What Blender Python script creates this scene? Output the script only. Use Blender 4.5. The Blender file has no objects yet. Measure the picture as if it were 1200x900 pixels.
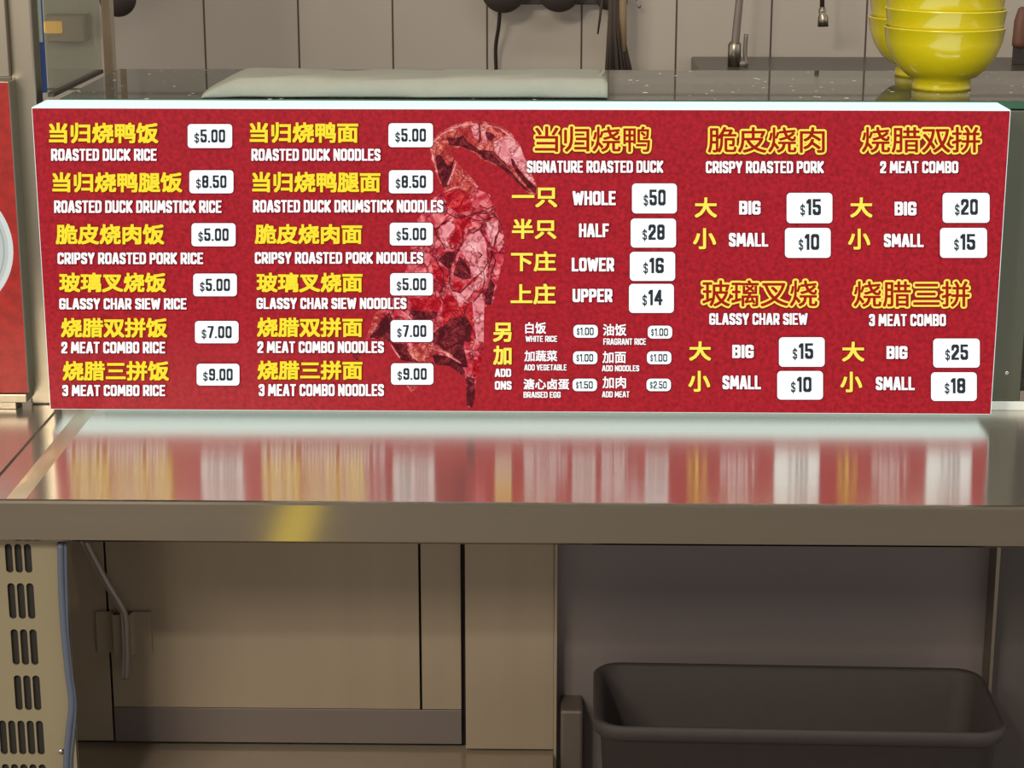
import bpy, bmesh, math, random
from mathutils import Vector, Matrix
random.seed(4)
S = bpy.context.scene
COL = S.collection
CT = 0.90                                   # counter height above the floor

# ------------------------------------------------------------------ camera
FPX, PITCH, YAW, ROLL = 2335.56, .26192, -.01788, .00055
CAM = Vector((.03524, -2.44353, .7095 + CT))
FW = Vector((math.sin(YAW)*math.cos(PITCH), math.cos(YAW)*math.cos(PITCH), -math.sin(PITCH)))
_r = Vector((math.cos(YAW), -math.sin(YAW), 0)); _u = _r.cross(FW)
RT = _r*math.cos(ROLL) + _u*math.sin(ROLL)
UP = -_r*math.sin(ROLL) + _u*math.cos(ROLL)
cd = bpy.data.cameras.new('camera'); cam = bpy.data.objects.new('camera', cd); COL.objects.link(cam)
cd.sensor_fit = 'HORIZONTAL'; cd.sensor_width = 36; cd.lens = FPX/1200*36
cd.clip_start = .05; cd.clip_end = 60
M = Matrix((RT, UP, -FW)).transposed().to_4x4(); M.translation = CAM
cam.matrix_world = M
S.camera = cam

def ray(x, y): return FW*FPX + RT*(x-600) - UP*(y-450)
def aty(x, y, Y):
    d = ray(x, y); return CAM + d*((Y-CAM.y)/d.y)
def atz(x, y, Z):
    d = ray(x, y); return CAM + d*((Z-CAM.z)/d.z)

# ------------------------------------------------------------------ light
S.view_settings.view_transform = 'Standard'; S.view_settings.look = 'None'
S.view_settings.exposure = 0; S.view_settings.gamma = 1
S.view_settings.use_curve_mapping = False
W = bpy.data.worlds.new('world'); S.world = W; W.use_nodes = True
W.node_tree.nodes['Background'].inputs[0].default_value = (1, .94, .87, 1)
W.node_tree.nodes['Background'].inputs[1].default_value = .95

def area(name, loc, target, sx, sy, power, col):
    l = bpy.data.lights.new(name, 'AREA'); l.shape = 'RECTANGLE'; l.size = sx; l.size_y = sy
    l.energy = power; l.color = col
    o = bpy.data.objects.new(name, l); COL.objects.link(o); o.location = loc
    d = Vector(target)-Vector(loc); o.rotation_euler = d.to_track_quat('-Z', 'Y').to_euler()
    return o
area('kitchen_tube_lamp', (.2, 1.15, 2.75), (.2, 1.3, 1), 1.6, .12, 7, (1, .96, .92))
area('front_tube_lamp', (.60, -.75, 2.45), (.6, 0, 1.2), 1.2, .16, 10, (1, .95, .88))
area('hall_lamp', (-1.5, -3.2, 2.7), (-.6, -.2, .6), 1.1, .5, 66, (1, .90, .72))
area('aisle_lamp', (-.75, -2.72, 2.7), (-.75, -1.2, 0), .16, .10, 30, (1, .92, .78))
area('warm_display_lamp', (-1.05, .12, 1.95), (-.8, -.1, .9), .28, .07, 3, (1, .66, .32))

# ------------------------------------------------------------------ materials
def lin(c):
    return tuple(((v/255)/12.92 if v/255 <= .04045 else ((v/255+.055)/1.055)**2.4) for v in c) + (1,)
def mat(name, rgb, rough=.5, metal=0, aniso=0, tangent=None, coat=0, noise=None, bump=None, spec=.5):
    m = bpy.data.materials.new(name); m.use_nodes = True
    nt = m.node_tree; b = nt.nodes['Principled BSDF']
    c = lin(rgb); b.inputs['Base Color'].default_value = c
    b.inputs['Roughness'].default_value = rough; b.inputs['Metallic'].default_value = metal
    b.inputs['Specular IOR Level'].default_value = spec
    b.inputs['Coat Weight'].default_value = coat; b.inputs['Coat Roughness'].default_value = .08
    if aniso:
        b.inputs['Anisotropic'].default_value = aniso
        if tangent:
            v = nt.nodes.new('ShaderNodeCombineXYZ')
            for i in range(3): v.inputs[i].default_value = tangent[i]
            nt.links.new(v.outputs[0], b.inputs['Tangent'])
    tc = nt.nodes.new('ShaderNodeTexCoord')
    if noise:                                   # (scale xyz, amount, detail)
        sc, amt, det = noise
        mp = nt.nodes.new('ShaderNodeMapping'); mp.inputs['Scale'].default_value = sc
        n = nt.nodes.new('ShaderNodeTexNoise'); n.inputs['Scale'].default_value = 1; n.inputs['Detail'].default_value = det
        nt.links.new(tc.outputs['Object'], mp.inputs[0]); nt.links.new(mp.outputs[0], n.inputs[0])
        mx = nt.nodes.new('ShaderNodeMix'); mx.data_type = 'RGBA'
        mx.inputs[6].default_value = tuple(v*(1-amt) for v in c[:3])+(1,)
        mx.inputs[7].default_value = tuple(min(1, v*(1+amt)) for v in c[:3])+(1,)
        nt.links.new(n.outputs[0], mx.inputs[0]); nt.links.new(mx.outputs[2], b.inputs['Base Color'])
    if bump:                                    # (scale xyz, strength, distance)
        sc, st, di = bump
        mp = nt.nodes.new('ShaderNodeMapping'); mp.inputs['Scale'].default_value = sc
        n = nt.nodes.new('ShaderNodeTexNoise'); n.inputs['Scale'].default_value = 1; n.inputs['Detail'].default_value = 3
        nt.links.new(tc.outputs['Object'], mp.inputs[0]); nt.links.new(mp.outputs[0], n.inputs[0])
        bp = nt.nodes.new('ShaderNodeBump'); bp.inputs['Strength'].default_value = st; bp.inputs['Distance'].default_value = di
        nt.links.new(n.outputs[0], bp.inputs['Height']); nt.links.new(bp.outputs[0], b.inputs['Normal'])
    return m
def emat(name, rgb, strength=1.0, noise=None, gloss=0.0):
    """a translucent print or acrylic lit from behind"""
    m = bpy.data.materials.new(name); m.use_nodes = True
    nt = m.node_tree; b = nt.nodes['Principled BSDF']; c = lin(rgb)
    b.inputs['Base Color'].default_value = tuple(v*.10 for v in c[:3])+(1,)
    b.inputs['Roughness'].default_value = .35; b.inputs['Specular IOR Level'].default_value = gloss
    b.inputs['Emission Color'].default_value = c; b.inputs['Emission Strength'].default_value = strength
    if noise:
        tc = nt.nodes.new('ShaderNodeTexCoord'); n = nt.nodes.new('ShaderNodeTexNoise')
        n.inputs['Scale'].default_value = noise[0]; n.inputs['Detail'].default_value = 4; n.inputs['Roughness'].default_value = .6
        nt.links.new(tc.outputs['Object'], n.inputs[0])
        r = nt.nodes.new('ShaderNodeValToRGB'); r.color_ramp.elements[0].position = .3; r.color_ramp.elements[1].position = .72
        r.color_ramp.elements[0].color = lin(noise[1]); r.color_ramp.elements[1].color = lin(noise[2])
        nt.links.new(n.outputs[0], r.inputs[0]); nt.links.new(r.outputs[0], b.inputs['Emission Color'])
    return m
def glassmat(name, tint, fac_boost=1.0, rough=.02, dust=0):
    m = bpy.data.materials.new(name); m.use_nodes = True; nt = m.node_tree
    nt.nodes.remove(nt.nodes['Principled BSDF']); out = nt.nodes['Material Output']
    t = nt.nodes.new('ShaderNodeBsdfTransparent'); t.inputs[0].default_value = tint
    g = nt.nodes.new('ShaderNodeBsdfGlossy'); g.inputs['Roughness'].default_value = rough
    f = nt.nodes.new('ShaderNodeFresnel'); f.inputs[0].default_value = 1.5
    mu = nt.nodes.new('ShaderNodeMath'); mu.operation = 'MULTIPLY'; mu.inputs[1].default_value = fac_boost; mu.use_clamp = True
    mx = nt.nodes.new('ShaderNodeMixShader')
    nt.links.new(f.outputs[0], mu.inputs[0]); nt.links.new(mu.outputs[0], mx.inputs[0])
    nt.links.new(t.outputs[0], mx.inputs[1]); nt.links.new(g.outputs[0], mx.inputs[2]); nt.links.new(mx.outputs[0], out.inputs[0])
    if dust:
        tc = nt.nodes.new('ShaderNodeTexCoord'); vo = nt.nodes.new('ShaderNodeTexVoronoi'); vo.inputs['Scale'].default_value = 42
        nz = nt.nodes.new('ShaderNodeTexNoise'); nz.inputs['Scale'].default_value = 14; nz.inputs['Detail'].default_value = 3
        sm = nt.nodes.new('ShaderNodeMath'); sm.operation = 'MULTIPLY'; lt = nt.nodes.new('ShaderNodeMath'); lt.operation = 'LESS_THAN'
        sm.inputs[1].default_value = .44
        d = nt.nodes.new('ShaderNodeBsdfDiffuse'); d.inputs[0].default_value = (.9, .9, .86, 1)
        m2 = nt.nodes.new('ShaderNodeMixShader'); m3 = nt.nodes.new('ShaderNodeMath'); m3.operation = 'MULTIPLY_ADD'; m3.inputs[1].default_value = .8; m3.inputs[2].default_value = dust
        L = nt.links.new
        L(tc.outputs['Object'], vo.inputs['Vector']); L(tc.outputs['Object'], nz.inputs[0]); L(nz.outputs[0], sm.inputs[0])
        pw = nt.nodes.new('ShaderNodeMath'); pw.operation = 'POWER'; pw.inputs[1].default_value = 1.6
        L(sm.outputs[0], pw.inputs[0]); L(vo.outputs['Distance'], lt.inputs[0]); L(pw.outputs[0], lt.inputs[1])
        L(lt.outputs[0], m3.inputs[0]); L(m3.outputs[0], m2.inputs[0]); L(mx.outputs[0], m2.inputs[1]); L(d.outputs[0], m2.inputs[2]); L(m2.outputs[0], out.inputs[0])
    return m

STEEL_TOP = mat('brushed_steel_worktop', (222, 214, 204), .17, .92, aniso=.97, tangent=(0, 1, 0), noise=((3, 40, 3), .05, 3))
STEEL_LIP = mat('brushed_steel_edge', (178, 170, 158), .10, 1, aniso=.7, tangent=(0, 0, 1), noise=((1.5, 4, 60), .08, 3))
STEEL = mat('satin_steel', (150, 142, 128), .33, 1, noise=((20, 20, 3), .08, 3))
STEEL_PANEL = mat('steel_sheet', (148, 134, 116), .18, .28, noise=((30, 30, 2), .07, 3))
STEEL_DARK = mat('dull_steel_sheet', (132, 122, 116), .45, .5, noise=((8, 8, 8), .08, 3))
CREAM = mat('cream_painted_steel', (134, 124, 100), .5, .2, noise=((4, 4, 4), .06, 3))
DARK = mat('slot_shade_tone', (34, 30, 27), .8)
SEAM = mat('dark_joint', (40, 34, 31), .7)
BLACKP = mat('black_plastic', (50, 43, 41), .75, noise=((60, 60, 60), .15, 3))
CHROME = mat('chrome', (190, 182, 172), .16, 1)
TOWEL = mat('grey_towel_cloth', (150, 151, 141), .95, bump=((500, 500, 500), .35, .002), noise=((40, 40, 40), .06, 4), spec=.1)
TOWELD = mat('towel_hem_cloth', (150, 150, 138), .95, spec=.1)
YELLOW = mat('yellow_melamine', (206, 190, 8), .3, coat=1, spec=.4)
YELLOW.node_tree.nodes['Principled BSDF'].inputs['Coat IOR'].default_value = 1.8
BLUE = mat('blue_plastic', (84, 114, 190), .4)
BLUEGREY = mat('blue_grey_rubber', (78, 86, 102), .5)
PALE = mat('pale_grey_plastic', (222, 228, 224), .45)
DARKIRON = mat('blackened_iron', (66, 58, 54), .5, .4, noise=((30, 30, 30), .15, 3))
WOOD = mat('worn_wood', (138, 116, 88), .6, noise=((80, 80, 6), .2, 4))
REDWOOD = mat('red_brown_wood', (112, 74, 58), .55, noise=((90, 90, 8), .2, 4))
BRISTLE = mat('brown_bristles', (78, 68, 62), .9, noise=((200, 200, 10), .3, 3))
GRANITE = mat('dark_granite', (70, 66, 62), .32, noise=((60, 60, 60), .35, 5))
GREENEDGE = mat('green_glass_edge', (40, 84, 62), .25, spec=.6)
POSTG = mat('grey_green_steel', (96, 99, 88), .42, .7, noise=((40, 40, 2), .08, 3))
GLASS = glassmat('clear_glass', (.86, .90, .86, 1), .45)
GLASSD = glassmat('tinted_glass', (.62, .66, .62, 1), 1.25)
WHITE = emat('lit_white_acrylic', (222, 243, 240), 1.12)
REDFACE = emat('lit_red_print', (172, 30, 44), .94, (190, (134, 18, 30), (188, 32, 46)), .18)
REDFACE2 = emat('lit_red_print_neighbour', (168, 36, 30), .85, (60, (140, 26, 22), (190, 44, 36)), .35)
TAGW = emat('lit_white_print', (243, 253, 252), 1.05)
TXTW = emat('lit_white_lettering', (250, 246, 246), 1.05)
TXTY = emat('lit_yellow_lettering', (248, 224, 58), 1.0)
TXTYP = emat('lit_pale_yellow_lettering', (255, 232, 92), 1.0)
TXTG = emat('lit_gold_lettering', (255, 226, 96), 1.0)
TXTR = emat('lit_rust_lettering', (160, 36, 24), 1.0)
TXTK = emat('dark_price_lettering', (52, 54, 62), 1.0)
OUTD = emat('dark_red_outline', (104, 18, 26), 1.0)
OUTO = emat('dark_olive_outline', (112, 44, 16), 1.0)
TAGEDGE = emat('dark_tag_edge', (108, 30, 40), 1.0)

# ------------------------------------------------------------------ mesh helpers
def link(name, me, m, parent=None, smooth=False):
    o = bpy.data.objects.new(name, me); COL.objects.link(o)
    for x in (m if isinstance(m, (list, tuple)) else [m]): me.materials.append(x)
    if smooth:
        for p in me.polygons: p.use_smooth = True
    if parent: o.parent = parent
    return o
def obj(name, bm, m, parent=None, smooth=False):
    bmesh.ops.recalc_face_normals(bm, faces=bm.faces)
    me = bpy.data.meshes.new(name); bm.to_mesh(me); bm.free()
    return link(name, me, m, parent, smooth)
def tag(o, label, cat, group=None):
    o['label'] = label; o['category'] = cat
    if group: o['group'] = group
    return o
def thing(name, label, cat, loc=(0, 0, 0), group=None):
    o = bpy.data.objects.new(name, None); COL.objects.link(o); o.location = loc; o.empty_display_size = .05
    return tag(o, label, cat, group)
def struct(o): o['kind'] = 'structure'; return o
def off(parent): return Vector(parent.location) if parent else Vector()
def box(bm, lo, hi, bev=0, o=Vector(), mi=0):
    r = bmesh.ops.create_cube(bm, size=1)
    vs = r['verts']
    for v in vs:
        v.co = Vector((lo[i] + (v.co[i]+.5)*(hi[i]-lo[i]) for i in range(3))) - o
    fs = {f for v in vs for f in v.link_faces}
    for f in fs: f.material_index = mi
    if bev:
        es = list({e for v in vs for e in v.link_edges})
        bmesh.ops.bevel(bm, geom=es, offset=bev, segments=2, affect='EDGES', profile=.5)
    return bm
def tube(bm, pts, rad, seg=12, mi=0, o=Vector(), caps=True):
    pts = [Vector(p)-o for p in pts]; rings = []
    n = len(pts); rads = rad if isinstance(rad, (list, tuple)) else [rad]*n
    ref = None
    for i, p in enumerate(pts):
        t = (pts[min(i+1, n-1)] - pts[max(i-1, 0)]).normalized()
        if ref is None: ref = Vector((1, 0, 0)) if abs(t.x) < .9 else Vector((0, 1, 0))
        a = (ref - t*ref.dot(t)).normalized(); b = t.cross(a); ref = a
        rings.append([bm.verts.new(p + (a*math.cos(k*2*math.pi/seg) + b*math.sin(k*2*math.pi/seg))*rads[i]) for k in range(seg)])
    for a, b in zip(rings, rings[1:]):
        for k in range(seg):
            f = bm.faces.new((a[k], a[(k+1) % seg], b[(k+1) % seg], b[k])); f.material_index = mi; f.smooth = True
    if caps:
        for r in (rings[0], rings[-1]):
            f = bm.faces.new(r); f.material_index = mi
    return bm
def lathe(bm, prof, seg=48, o=Vector(), mi=0):
    rings = []
    for r, z in prof:
        if r < 1e-6: rings.append([bm.verts.new(Vector((0, 0, z))+o)])
        else: rings.append([bm.verts.new(Vector((r*math.cos(k*2*math.pi/seg), r*math.sin(k*2*math.pi/seg), z))+o) for k in range(seg)])
    for a, b in zip(rings, rings[1:]):
        for k in range(seg):
            k2 = (k+1) % seg
            if len(a) == 1 and len(b) == 1: continue
            if len(a) == 1: vs = (a[0], b[k2], b[k])
            elif len(b) == 1: vs = (a[k], a[k2], b[0])
            else: vs = (a[k], a[k2], b[k2], b[k])
            f = bm.faces.new(vs); f.smooth = True; f.material_index = mi
    return bm
def smoothpath(pts, n=8):
    P = [Vector(p) for p in pts]; out = []
    for i in range(len(P)-1):
        p0, p1, p2, p3 = P[max(i-1, 0)], P[i], P[i+1], P[min(i+2, len(P)-1)]
        for k in range(n):
            t = k/n
            out.append(.5*((2*p1)+(p2-p0)*t+(2*p0-5*p1+4*p2-p3)*t*t+(3*p1-p0-3*p2+p3)*t**3))
    out.append(P[-1]); return out

DG = bpy.context.evaluated_depsgraph_get
def curve_mesh(cu):
    o = bpy.data.objects.new('tmp', cu); COL.objects.link(o)
    dg = DG(); dg.update()
    me = bpy.data.meshes.new_from_object(o.evaluated_get(dg), depsgraph=dg)
    bpy.data.objects.remove(o)
    vs = [v.co.copy() for v in me.vertices]; fs = [tuple(p.vertices) for p in me.polygons]
    bpy.data.meshes.remove(me); bpy.data.curves.remove(cu)
    return vs, fs
def plate_mesh(loops, thick):
    """2D filled outline with holes, extruded: verts (x, y, +-thick/2)"""
    cu = bpy.data.curves.new('plate', 'CURVE'); cu.dimensions = '2D'; cu.fill_mode = 'BOTH'; cu.extrude = thick/2
    for lp in loops:
        sp = cu.splines.new('POLY'); sp.points.add(len(lp)-1); sp.use_cyclic_u = True
        for p, q in zip(sp.points, lp): p.co = (q[0], q[1], 0, 1)
    return curve_mesh(cu)
def rrect(x0, y0, x1, y1, r, n=5):
    out = []
    for cx, cy, a in ((x1-r, y1-r, 0), (x0+r, y1-r, 90), (x0+r, y0+r, 180), (x1-r, y0+r, 270)):
        for k in range(n+1):
            t = math.radians(a+90*k/n); out.append((cx+r*math.cos(t), cy+r*math.sin(t)))
    return out
_tc = {}
def text_mesh(s, space=1.0):
    if (s, space) not in _tc:
        cu = bpy.data.curves.new('writing', 'FONT'); cu.body = s; cu.resolution_u = 3; cu.space_character = space
        vs, fs = curve_mesh(cu)
        x0 = min(v.x for v in vs); x1 = max(v.x for v in vs); y0 = min(v.y for v in vs); y1 = max(v.y for v in vs)
        _tc[s, space] = ([((v.x-x0)/(x1-x0), (v.y-y0)/(y1-y0)) for v in vs], fs)
    return _tc[s, space]

# ------------------------------------------------------------------ setting
# tiled back wall of the stall
bm = bmesh.new(); box(bm, (-3, 1.9, 0), (3, 2.0, 3.0))
TILE = bpy.data.materials.new('wall_tile'); TILE.use_nodes = True
nt = TILE.node_tree; b = nt.nodes['Principled BSDF']; b.inputs['Roughness'].default_value = .3
tc = nt.nodes.new('ShaderNodeTexCoord'); sx = nt.nodes.new('ShaderNodeSeparateXYZ'); cx = nt.nodes.new('ShaderNodeCombineXYZ')
ad = nt.nodes.new('ShaderNodeMath'); ad.inputs[1].default_value = .9105+.2035*20 + .0
ad2 = nt.nodes.new('ShaderNodeMath'); ad2.inputs[1].default_value = -(CT+.205)+.2035*20
br = nt.nodes.new('ShaderNodeTexBrick'); br.offset = 0; br.squash = 1
br.inputs['Color1'].default_value = lin((184, 175, 164)); br.inputs['Color2'].default_value = lin((176, 167, 157)); br.inputs['Mortar'].default_value = lin((84, 70, 62))
br.inputs['Scale'].default_value = 1; br.inputs['Mortar Size'].default_value = .0022; br.inputs['Mortar Smooth'].default_value = .1
br.inputs['Brick Width'].default_value = .2035; br.inputs['Row Height'].default_value = .2035
for a, c in ((tc.outputs['Object'], sx.inputs[0]), (sx.outputs[0], ad.inputs[0]), (sx.outputs[2], ad2.inputs[0]), (ad.outputs[0], cx.inputs[0]), (ad2.outputs[0], cx.inputs[1]), (cx.outputs[0], br.inputs[0]), (br.outputs[0], b.inputs['Base Color'])): nt.links.new(a, c)
struct(obj('wall_back', bm, TILE))
FLOOR = mat('floor_tile', (116, 108, 98), .35, noise=((6, 6, 6), .12, 3))
bm = bmesh.new(); box(bm, (-3, -8, -.05), (3, 2.0, 0)); 
box(bm, (-.625, -3.3, 0), (-.535, -2.45, .0006), 0, Vector(), 2)        # unseen yellow strip, added for its reflection on the lip
struct(obj('floor', bm, [FLOOR, FLOOR, mat('yellow_reflection_strip', (250, 234, 110), .6)]))
CEIL = mat('ceiling_paint', (170, 164, 154), .8, noise=((2, 2, 2), .04, 2))
bm = bmesh.new(); box(bm, (-3, -8, 3.0), (3, 2.0, 3.05)); struct(obj('ceiling', bm, CEIL))

# ------------------------------------------------------------------ worktops
D = .315; LIP = .050; XS = -.606
bm = bmesh.new()
T = .0015
prof = [(1.30, CT), (-D+.004, CT), (-D+.001, CT-.001), (-D, CT-.004), (-D, CT-LIP+.003), (-D+.003, CT-LIP), (-D+.02, CT-LIP), (-D+.02, CT-LIP+.002), (-D+.006, CT-LIP+.004), (-D+.006, CT-.008), (1.30, CT-.006)]
prof[0] = (.60, CT); prof[-1] = (.60, CT-.008)
def extrude_x(bm, prof, x0, x1):
    a = [bm.verts.new((x0, y, z)) for y, z in prof]; c = [bm.verts.new((x1, y, z)) for y, z in prof]
    n = len(prof)
    for i in range(n):
        j = (i+1) % n
        f = bm.faces.new((a[i], a[j], c[j], c[i]))
        f.material_index = 0 if i == 0 or i > 5 else 1
    bm.faces.new(a); bm.faces.new(c)
extrude_x(bm, prof, XS+.0022, 1.6)
wt = obj('worktop', bm, [STEEL_TOP, STEEL_LIP])
tag(wt, 'brushed stainless steel worktop with deep front lip mirroring the red menu', 'counter')
# low ridge beside the joint, coloured warm to imitate a reflected lamp streak
bm = bmesh.new(); x = atz(60, 535, CT).x
for ys in ((.06, -D+.006),):
    pr0 = [(-.013, -.001), (-.011, .0001), (-.006, .0004), (0, .0006), (.006, .0004), (.011, .0001), (.013, -.001)]
    xr0, xr1 = atz(88, 498, CT).x, atz(24, 578, CT).x
    A = [bm.verts.new((xr0+a, ys[0], CT+z)) for a, z in pr0]; B = [bm.verts.new((xr1+a, ys[1], CT+z)) for a, z in pr0]
    for k in range(6): bm.faces.new((A[k], A[k+1], B[k+1], B[k])).smooth = True
    bm.faces.new(A); bm.faces.new(B)
obj('warm_streak_ridge', bm, mat('warm_streak_steel', (214, 196, 172), .4, .7, noise=((60, 6, 6), .12, 3)), wt, True)
bm = bmesh.new(); extrude_x(bm, prof, -1.9, XS-.0022)
tag(obj('worktop', bm, [STEEL_TOP, STEEL_LIP]), 'neighbouring steel worktop left of the dark joint, under the left red sign', 'counter')

# ------------------------------------------------------------------ counter base
base = thing('counter_base', 'steel counter base with vented panel, back panels and low shelf', 'cabinet', (0, 0, 0))
# vented side panel with slots
YV = -.29
zt, loops = CT-LIP-.002, []
vx1 = aty(75, 642, YV).x
loops.append([(-1.0, .02), (vx1-.004, .02), (vx1, .024), (vx1, zt), (-1.0, zt)])
rows = [(637, 671), (683, 725), (737, 779), (791, 832), (844, 884), (895, 936)]
cols = [-12.5, -.5, 12, 25, 37.5]          # slot centres at the top row
def slot(xc, y0, y1, w=9.0):
    a = aty(xc, y0, YV); c = aty(xc, y1, YV); h = w/2*.00094
    return rrect(a.x-h, c.z, a.x+h, a.z, h*.98, 5)
px0 = aty(14, 700, YV).x
pitch = .01095
for ri, (y0, y1) in enumerate(rows):
    n0 = 2 if ri < 4 else 0
    zc0, zc1 = aty(20, y0, YV).z, aty(20, y1, YV).z
    for k in range(-4 if ri >= 4 else 0, 3):
        xc = px0 + k*pitch + (0 if ri < 4 else .0005)
        loops.append(rrect(xc-.0043, zc1, xc+.0043, min(zc0, zt-.002), .0042, 5))
vs, fs = plate_mesh(loops, .002)
me = bpy.data.meshes.new('vented_panel'); me.from_pydata([(v.x, YV+v.z, v.y) for v in vs], [], fs)
vp = link('vented_panel', me, CREAM, base); vp['label'] = 'cream painted panel pierced by rows of upright slots'
bm = bmesh.new(); box(bm, (-1.0, YV+.004, .02), (vx1-.004, YV+.02, zt)); obj('slot_shade_sheet', bm, DARK, base)  # dark sheet stands in for the shade behind the slots
bm = bmesh.new(); box(bm, (-1.0, YV+.0205, .02), (vx1-.004, YV+.023, zt)); obj('added_reflector', bm, CREAM, base)  # unseen pale sheet added to brighten what the back panel reflects
bm = bmesh.new(); p = aty(72, 880, YV)
lathe(bm, [(0, .003), (.003, .002), (.004, 0)], 12); bmesh.ops.rotate(bm, matrix=Matrix.Rotation(math.pi/2, 3, 'X'), verts=bm.verts)
bmesh.ops.translate(bm, vec=(p.x, YV-.001, p.z), verts=bm.verts); obj('screw', bm, CHROME, base, True)
# back panel of left bay
ZS = CT - .449                              # low shelf
xa, xb, xc_, xd = aty(122, 640, 0).x, aty(492, 700, 0).x, aty(540, 700, 0).x, .047
def panel(name, x0, x1, y, z0, z1, m, th=.002, bev=.0006):
    bm = bmesh.new(); box(bm, (x0, y, z0), (x1, y+th, z1), bev); return obj(name, bm, m, base)
panel('backing', -.625, .049, .012, .05, zt, SEAM, .003, 0)
panel('back_panel', -.62, xa-.0015, 0, ZS+.006, zt, STEEL_PANEL)
panel('back_panel', xa+.0015, xb-.0015, 0, ZS+.055, zt, STEEL_PANEL)
panel('back_panel', xb+.0015, xc_, 0, ZS+.055, zt, STEEL_PANEL)
bp = panel('shelf_reflection_strip', xa+.0015, xc_, -.002, ZS+.006, ZS+.055, mat('shelf_reflection_tone', (104, 94, 90), .4, .3))  # the shelf's dark reflection, put in as a darker strip
bp['label'] = 'painted dark reflection of the shelf along the bottom of the back panel'
panel('pillar_panel', aty(545, 700, -.012).x, xd, -.012, ZS+.004, zt, STEEL_PANEL, .012, .001)
bm = bmesh.new(); box(bm, (-.62, -.26, ZS-.02), (xd, .010, ZS), .001); obj('shelf', bm, STEEL_PANEL, base)
bm = bmesh.new(); box(bm, (xd, -.015, .02), (xd+.004, .019, zt), .0005); obj('divider', bm, STEEL_PANEL, base)
panel('rear_panel', xd+.004, .66, .02, .02, zt, mat('grey_steel_sheet', (112, 103, 102), .35, .2))
bm = bmesh.new(); box(bm, (.614, -.02, .02), (.619, .019, zt), .0008); obj('leg', bm, STEEL, base)
bm = bmesh.new(); box(bm, (-.625, -.02, 0), (-.60, .02, .03), .002); obj('foot', bm, STEEL, base)
bm = bmesh.new(); box(bm, (.62, -.015, 0), (.645, .015, .03), .002); obj('foot', bm, STEEL, base)
bm = bmesh.new(); box(bm, (.622, .01, .02), (1.0, .16, zt), .002); obj('side_cabinet', bm, mat('charcoal_sheet', (84, 78, 76), .5, .3), base)
# latch bracket and rod
L = aty(112, 716, -.003); Rb = aty(179, 764, -.003)
x0, x1, z1, z0 = L.x, Rb.x, L.z, Rb.z; w = x1-x0
pr = [(x0, 0), (x0+w*.33, 0), (x0+w*.36, -.012), (x0+w*.64, -.012), (x0+w*.67, 0), (x1, 0), (x1, -.002), (x0+w*.69, -.002), (x0+w*.66, -.014), (x0+w*.34, -.014), (x0+w*.31, -.002), (x0, -.002)]
bm = bmesh.new(); A = [bm.verts.new((x, y-.003, z0)) for x, y in pr]; B = [bm.verts.new((x, y-.003, z1)) for x, y in pr]
for i in range(len(pr)): bm.faces.new((A[i], A[(i+1) % 12], B[(i+1) % 12], B[i]))
bm.faces.new(A); bm.faces.new(B)
br_ = obj('latch_bracket', bm, STEEL_PANEL, base)
bm = bmesh.new()
tube(bm, smoothpath([aty(98, 632, -.03), aty(122, 678, -.028), aty(140, 708, -.024), aty(146, 722, -.022), aty(147.5, 745, -.022), aty(148, 770, -.022), aty(147, 795, -.022)], 6), .0050, 12)
obj('latch_rod', bm, STEEL_DARK, br_, True)
# cable beside the vented panel
bm = bmesh.new()
tube(bm, smoothpath([aty(x, y, YV-.0045) for x, y in ((71, 636), (72, 690), (75, 740), (80, 790), (84, 825), (81, 855), (78, 890), (78, 930), (80, 985))], 6), .0040, 10)
tube(bm, smoothpath([aty(x, y, YV-.003) for x, y in ((76.5, 636), (77.5, 690), (79, 740), (83, 785), (88, 825), (86, 860), (83, 890), (83, 930), (84, 985))], 6), .0022, 8)
tag(obj('cable', bm, BLUEGREY, None, True), 'blue grey cable running down beside the slotted cream panel', 'cable')

# ------------------------------------------------------------------ black bin in the right bay
ZB = CT-.30
bin_ = thing('storage_bin', 'black plastic bin standing in the dark bay below the worktop', 'bin', (.342, -.16, 0))
o = off(bin_)
def bin_ring(z, sx, sy, r, n=6): return [Vector((x, y, z)) for x, y in rrect(-sx, -sy, sx, sy, r, n)]
bm = bmesh.new()
rings = [bin_ring(.0, .20, .072, .02), bin_ring(.002, .205, .075, .022), bin_ring(ZB-.02, .238, .092, .03), bin_ring(ZB-.018, .245, .098, .034), bin_ring(ZB-.003, .247, .100, .035), bin_ring(ZB, .244, .097, .033), bin_ring(ZB-.003, .236, .089, .027), bin_ring(.01, .203, .073, .02)]
V = [[bm.verts.new(p) for p in r] for r in rings]
for a, c in zip(V, V[1:]):
    for k in range(len(a)): bm.faces.new((a[k], a[(k+1) % len(a)], c[(k+1) % len(a)], c[k]))
bm.faces.new(V[0]); bm.faces.new(V[-1])
obj('body', bm, BLACKP, bin_, True)
bm = bmesh.new(); box(bm, (.08, -.101, ZB-.06), (.16, -.094, ZB-.045), .002); box(bm, (-.16, -.101, ZB-.06), (-.08, -.094, ZB-.045), .002)
bin_.rotation_euler.z = math.radians(-1.4)
bm2 = bmesh.new(); bm.free(); bm = bm2
pL = aty(657, 829, -.02); pR = aty(683, 870, -.02)
bm = bmesh.new(); box(bm, (pL.x, -.030, 0), (pR.x, .06, pL.z), .004)
obj('junction_box', bm, mat('dark_grey_metal', (92, 82, 74), .5, .3), base)

# ------------------------------------------------------------------ display case behind the menu
ZG = CT + .4040                             # top of the glass
YG0, YG1 = .084, .44
case = thing('display_case', 'low glass display case with steel corner posts behind the red menu', 'display case')
bm = bmesh.new(); box(bm, (-.585, YG0, ZG-.010), (1.5, YG1, ZG), .001)
for f in bm.faces:
    if f.normal.y < -.9: f.material_index = 1
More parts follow.
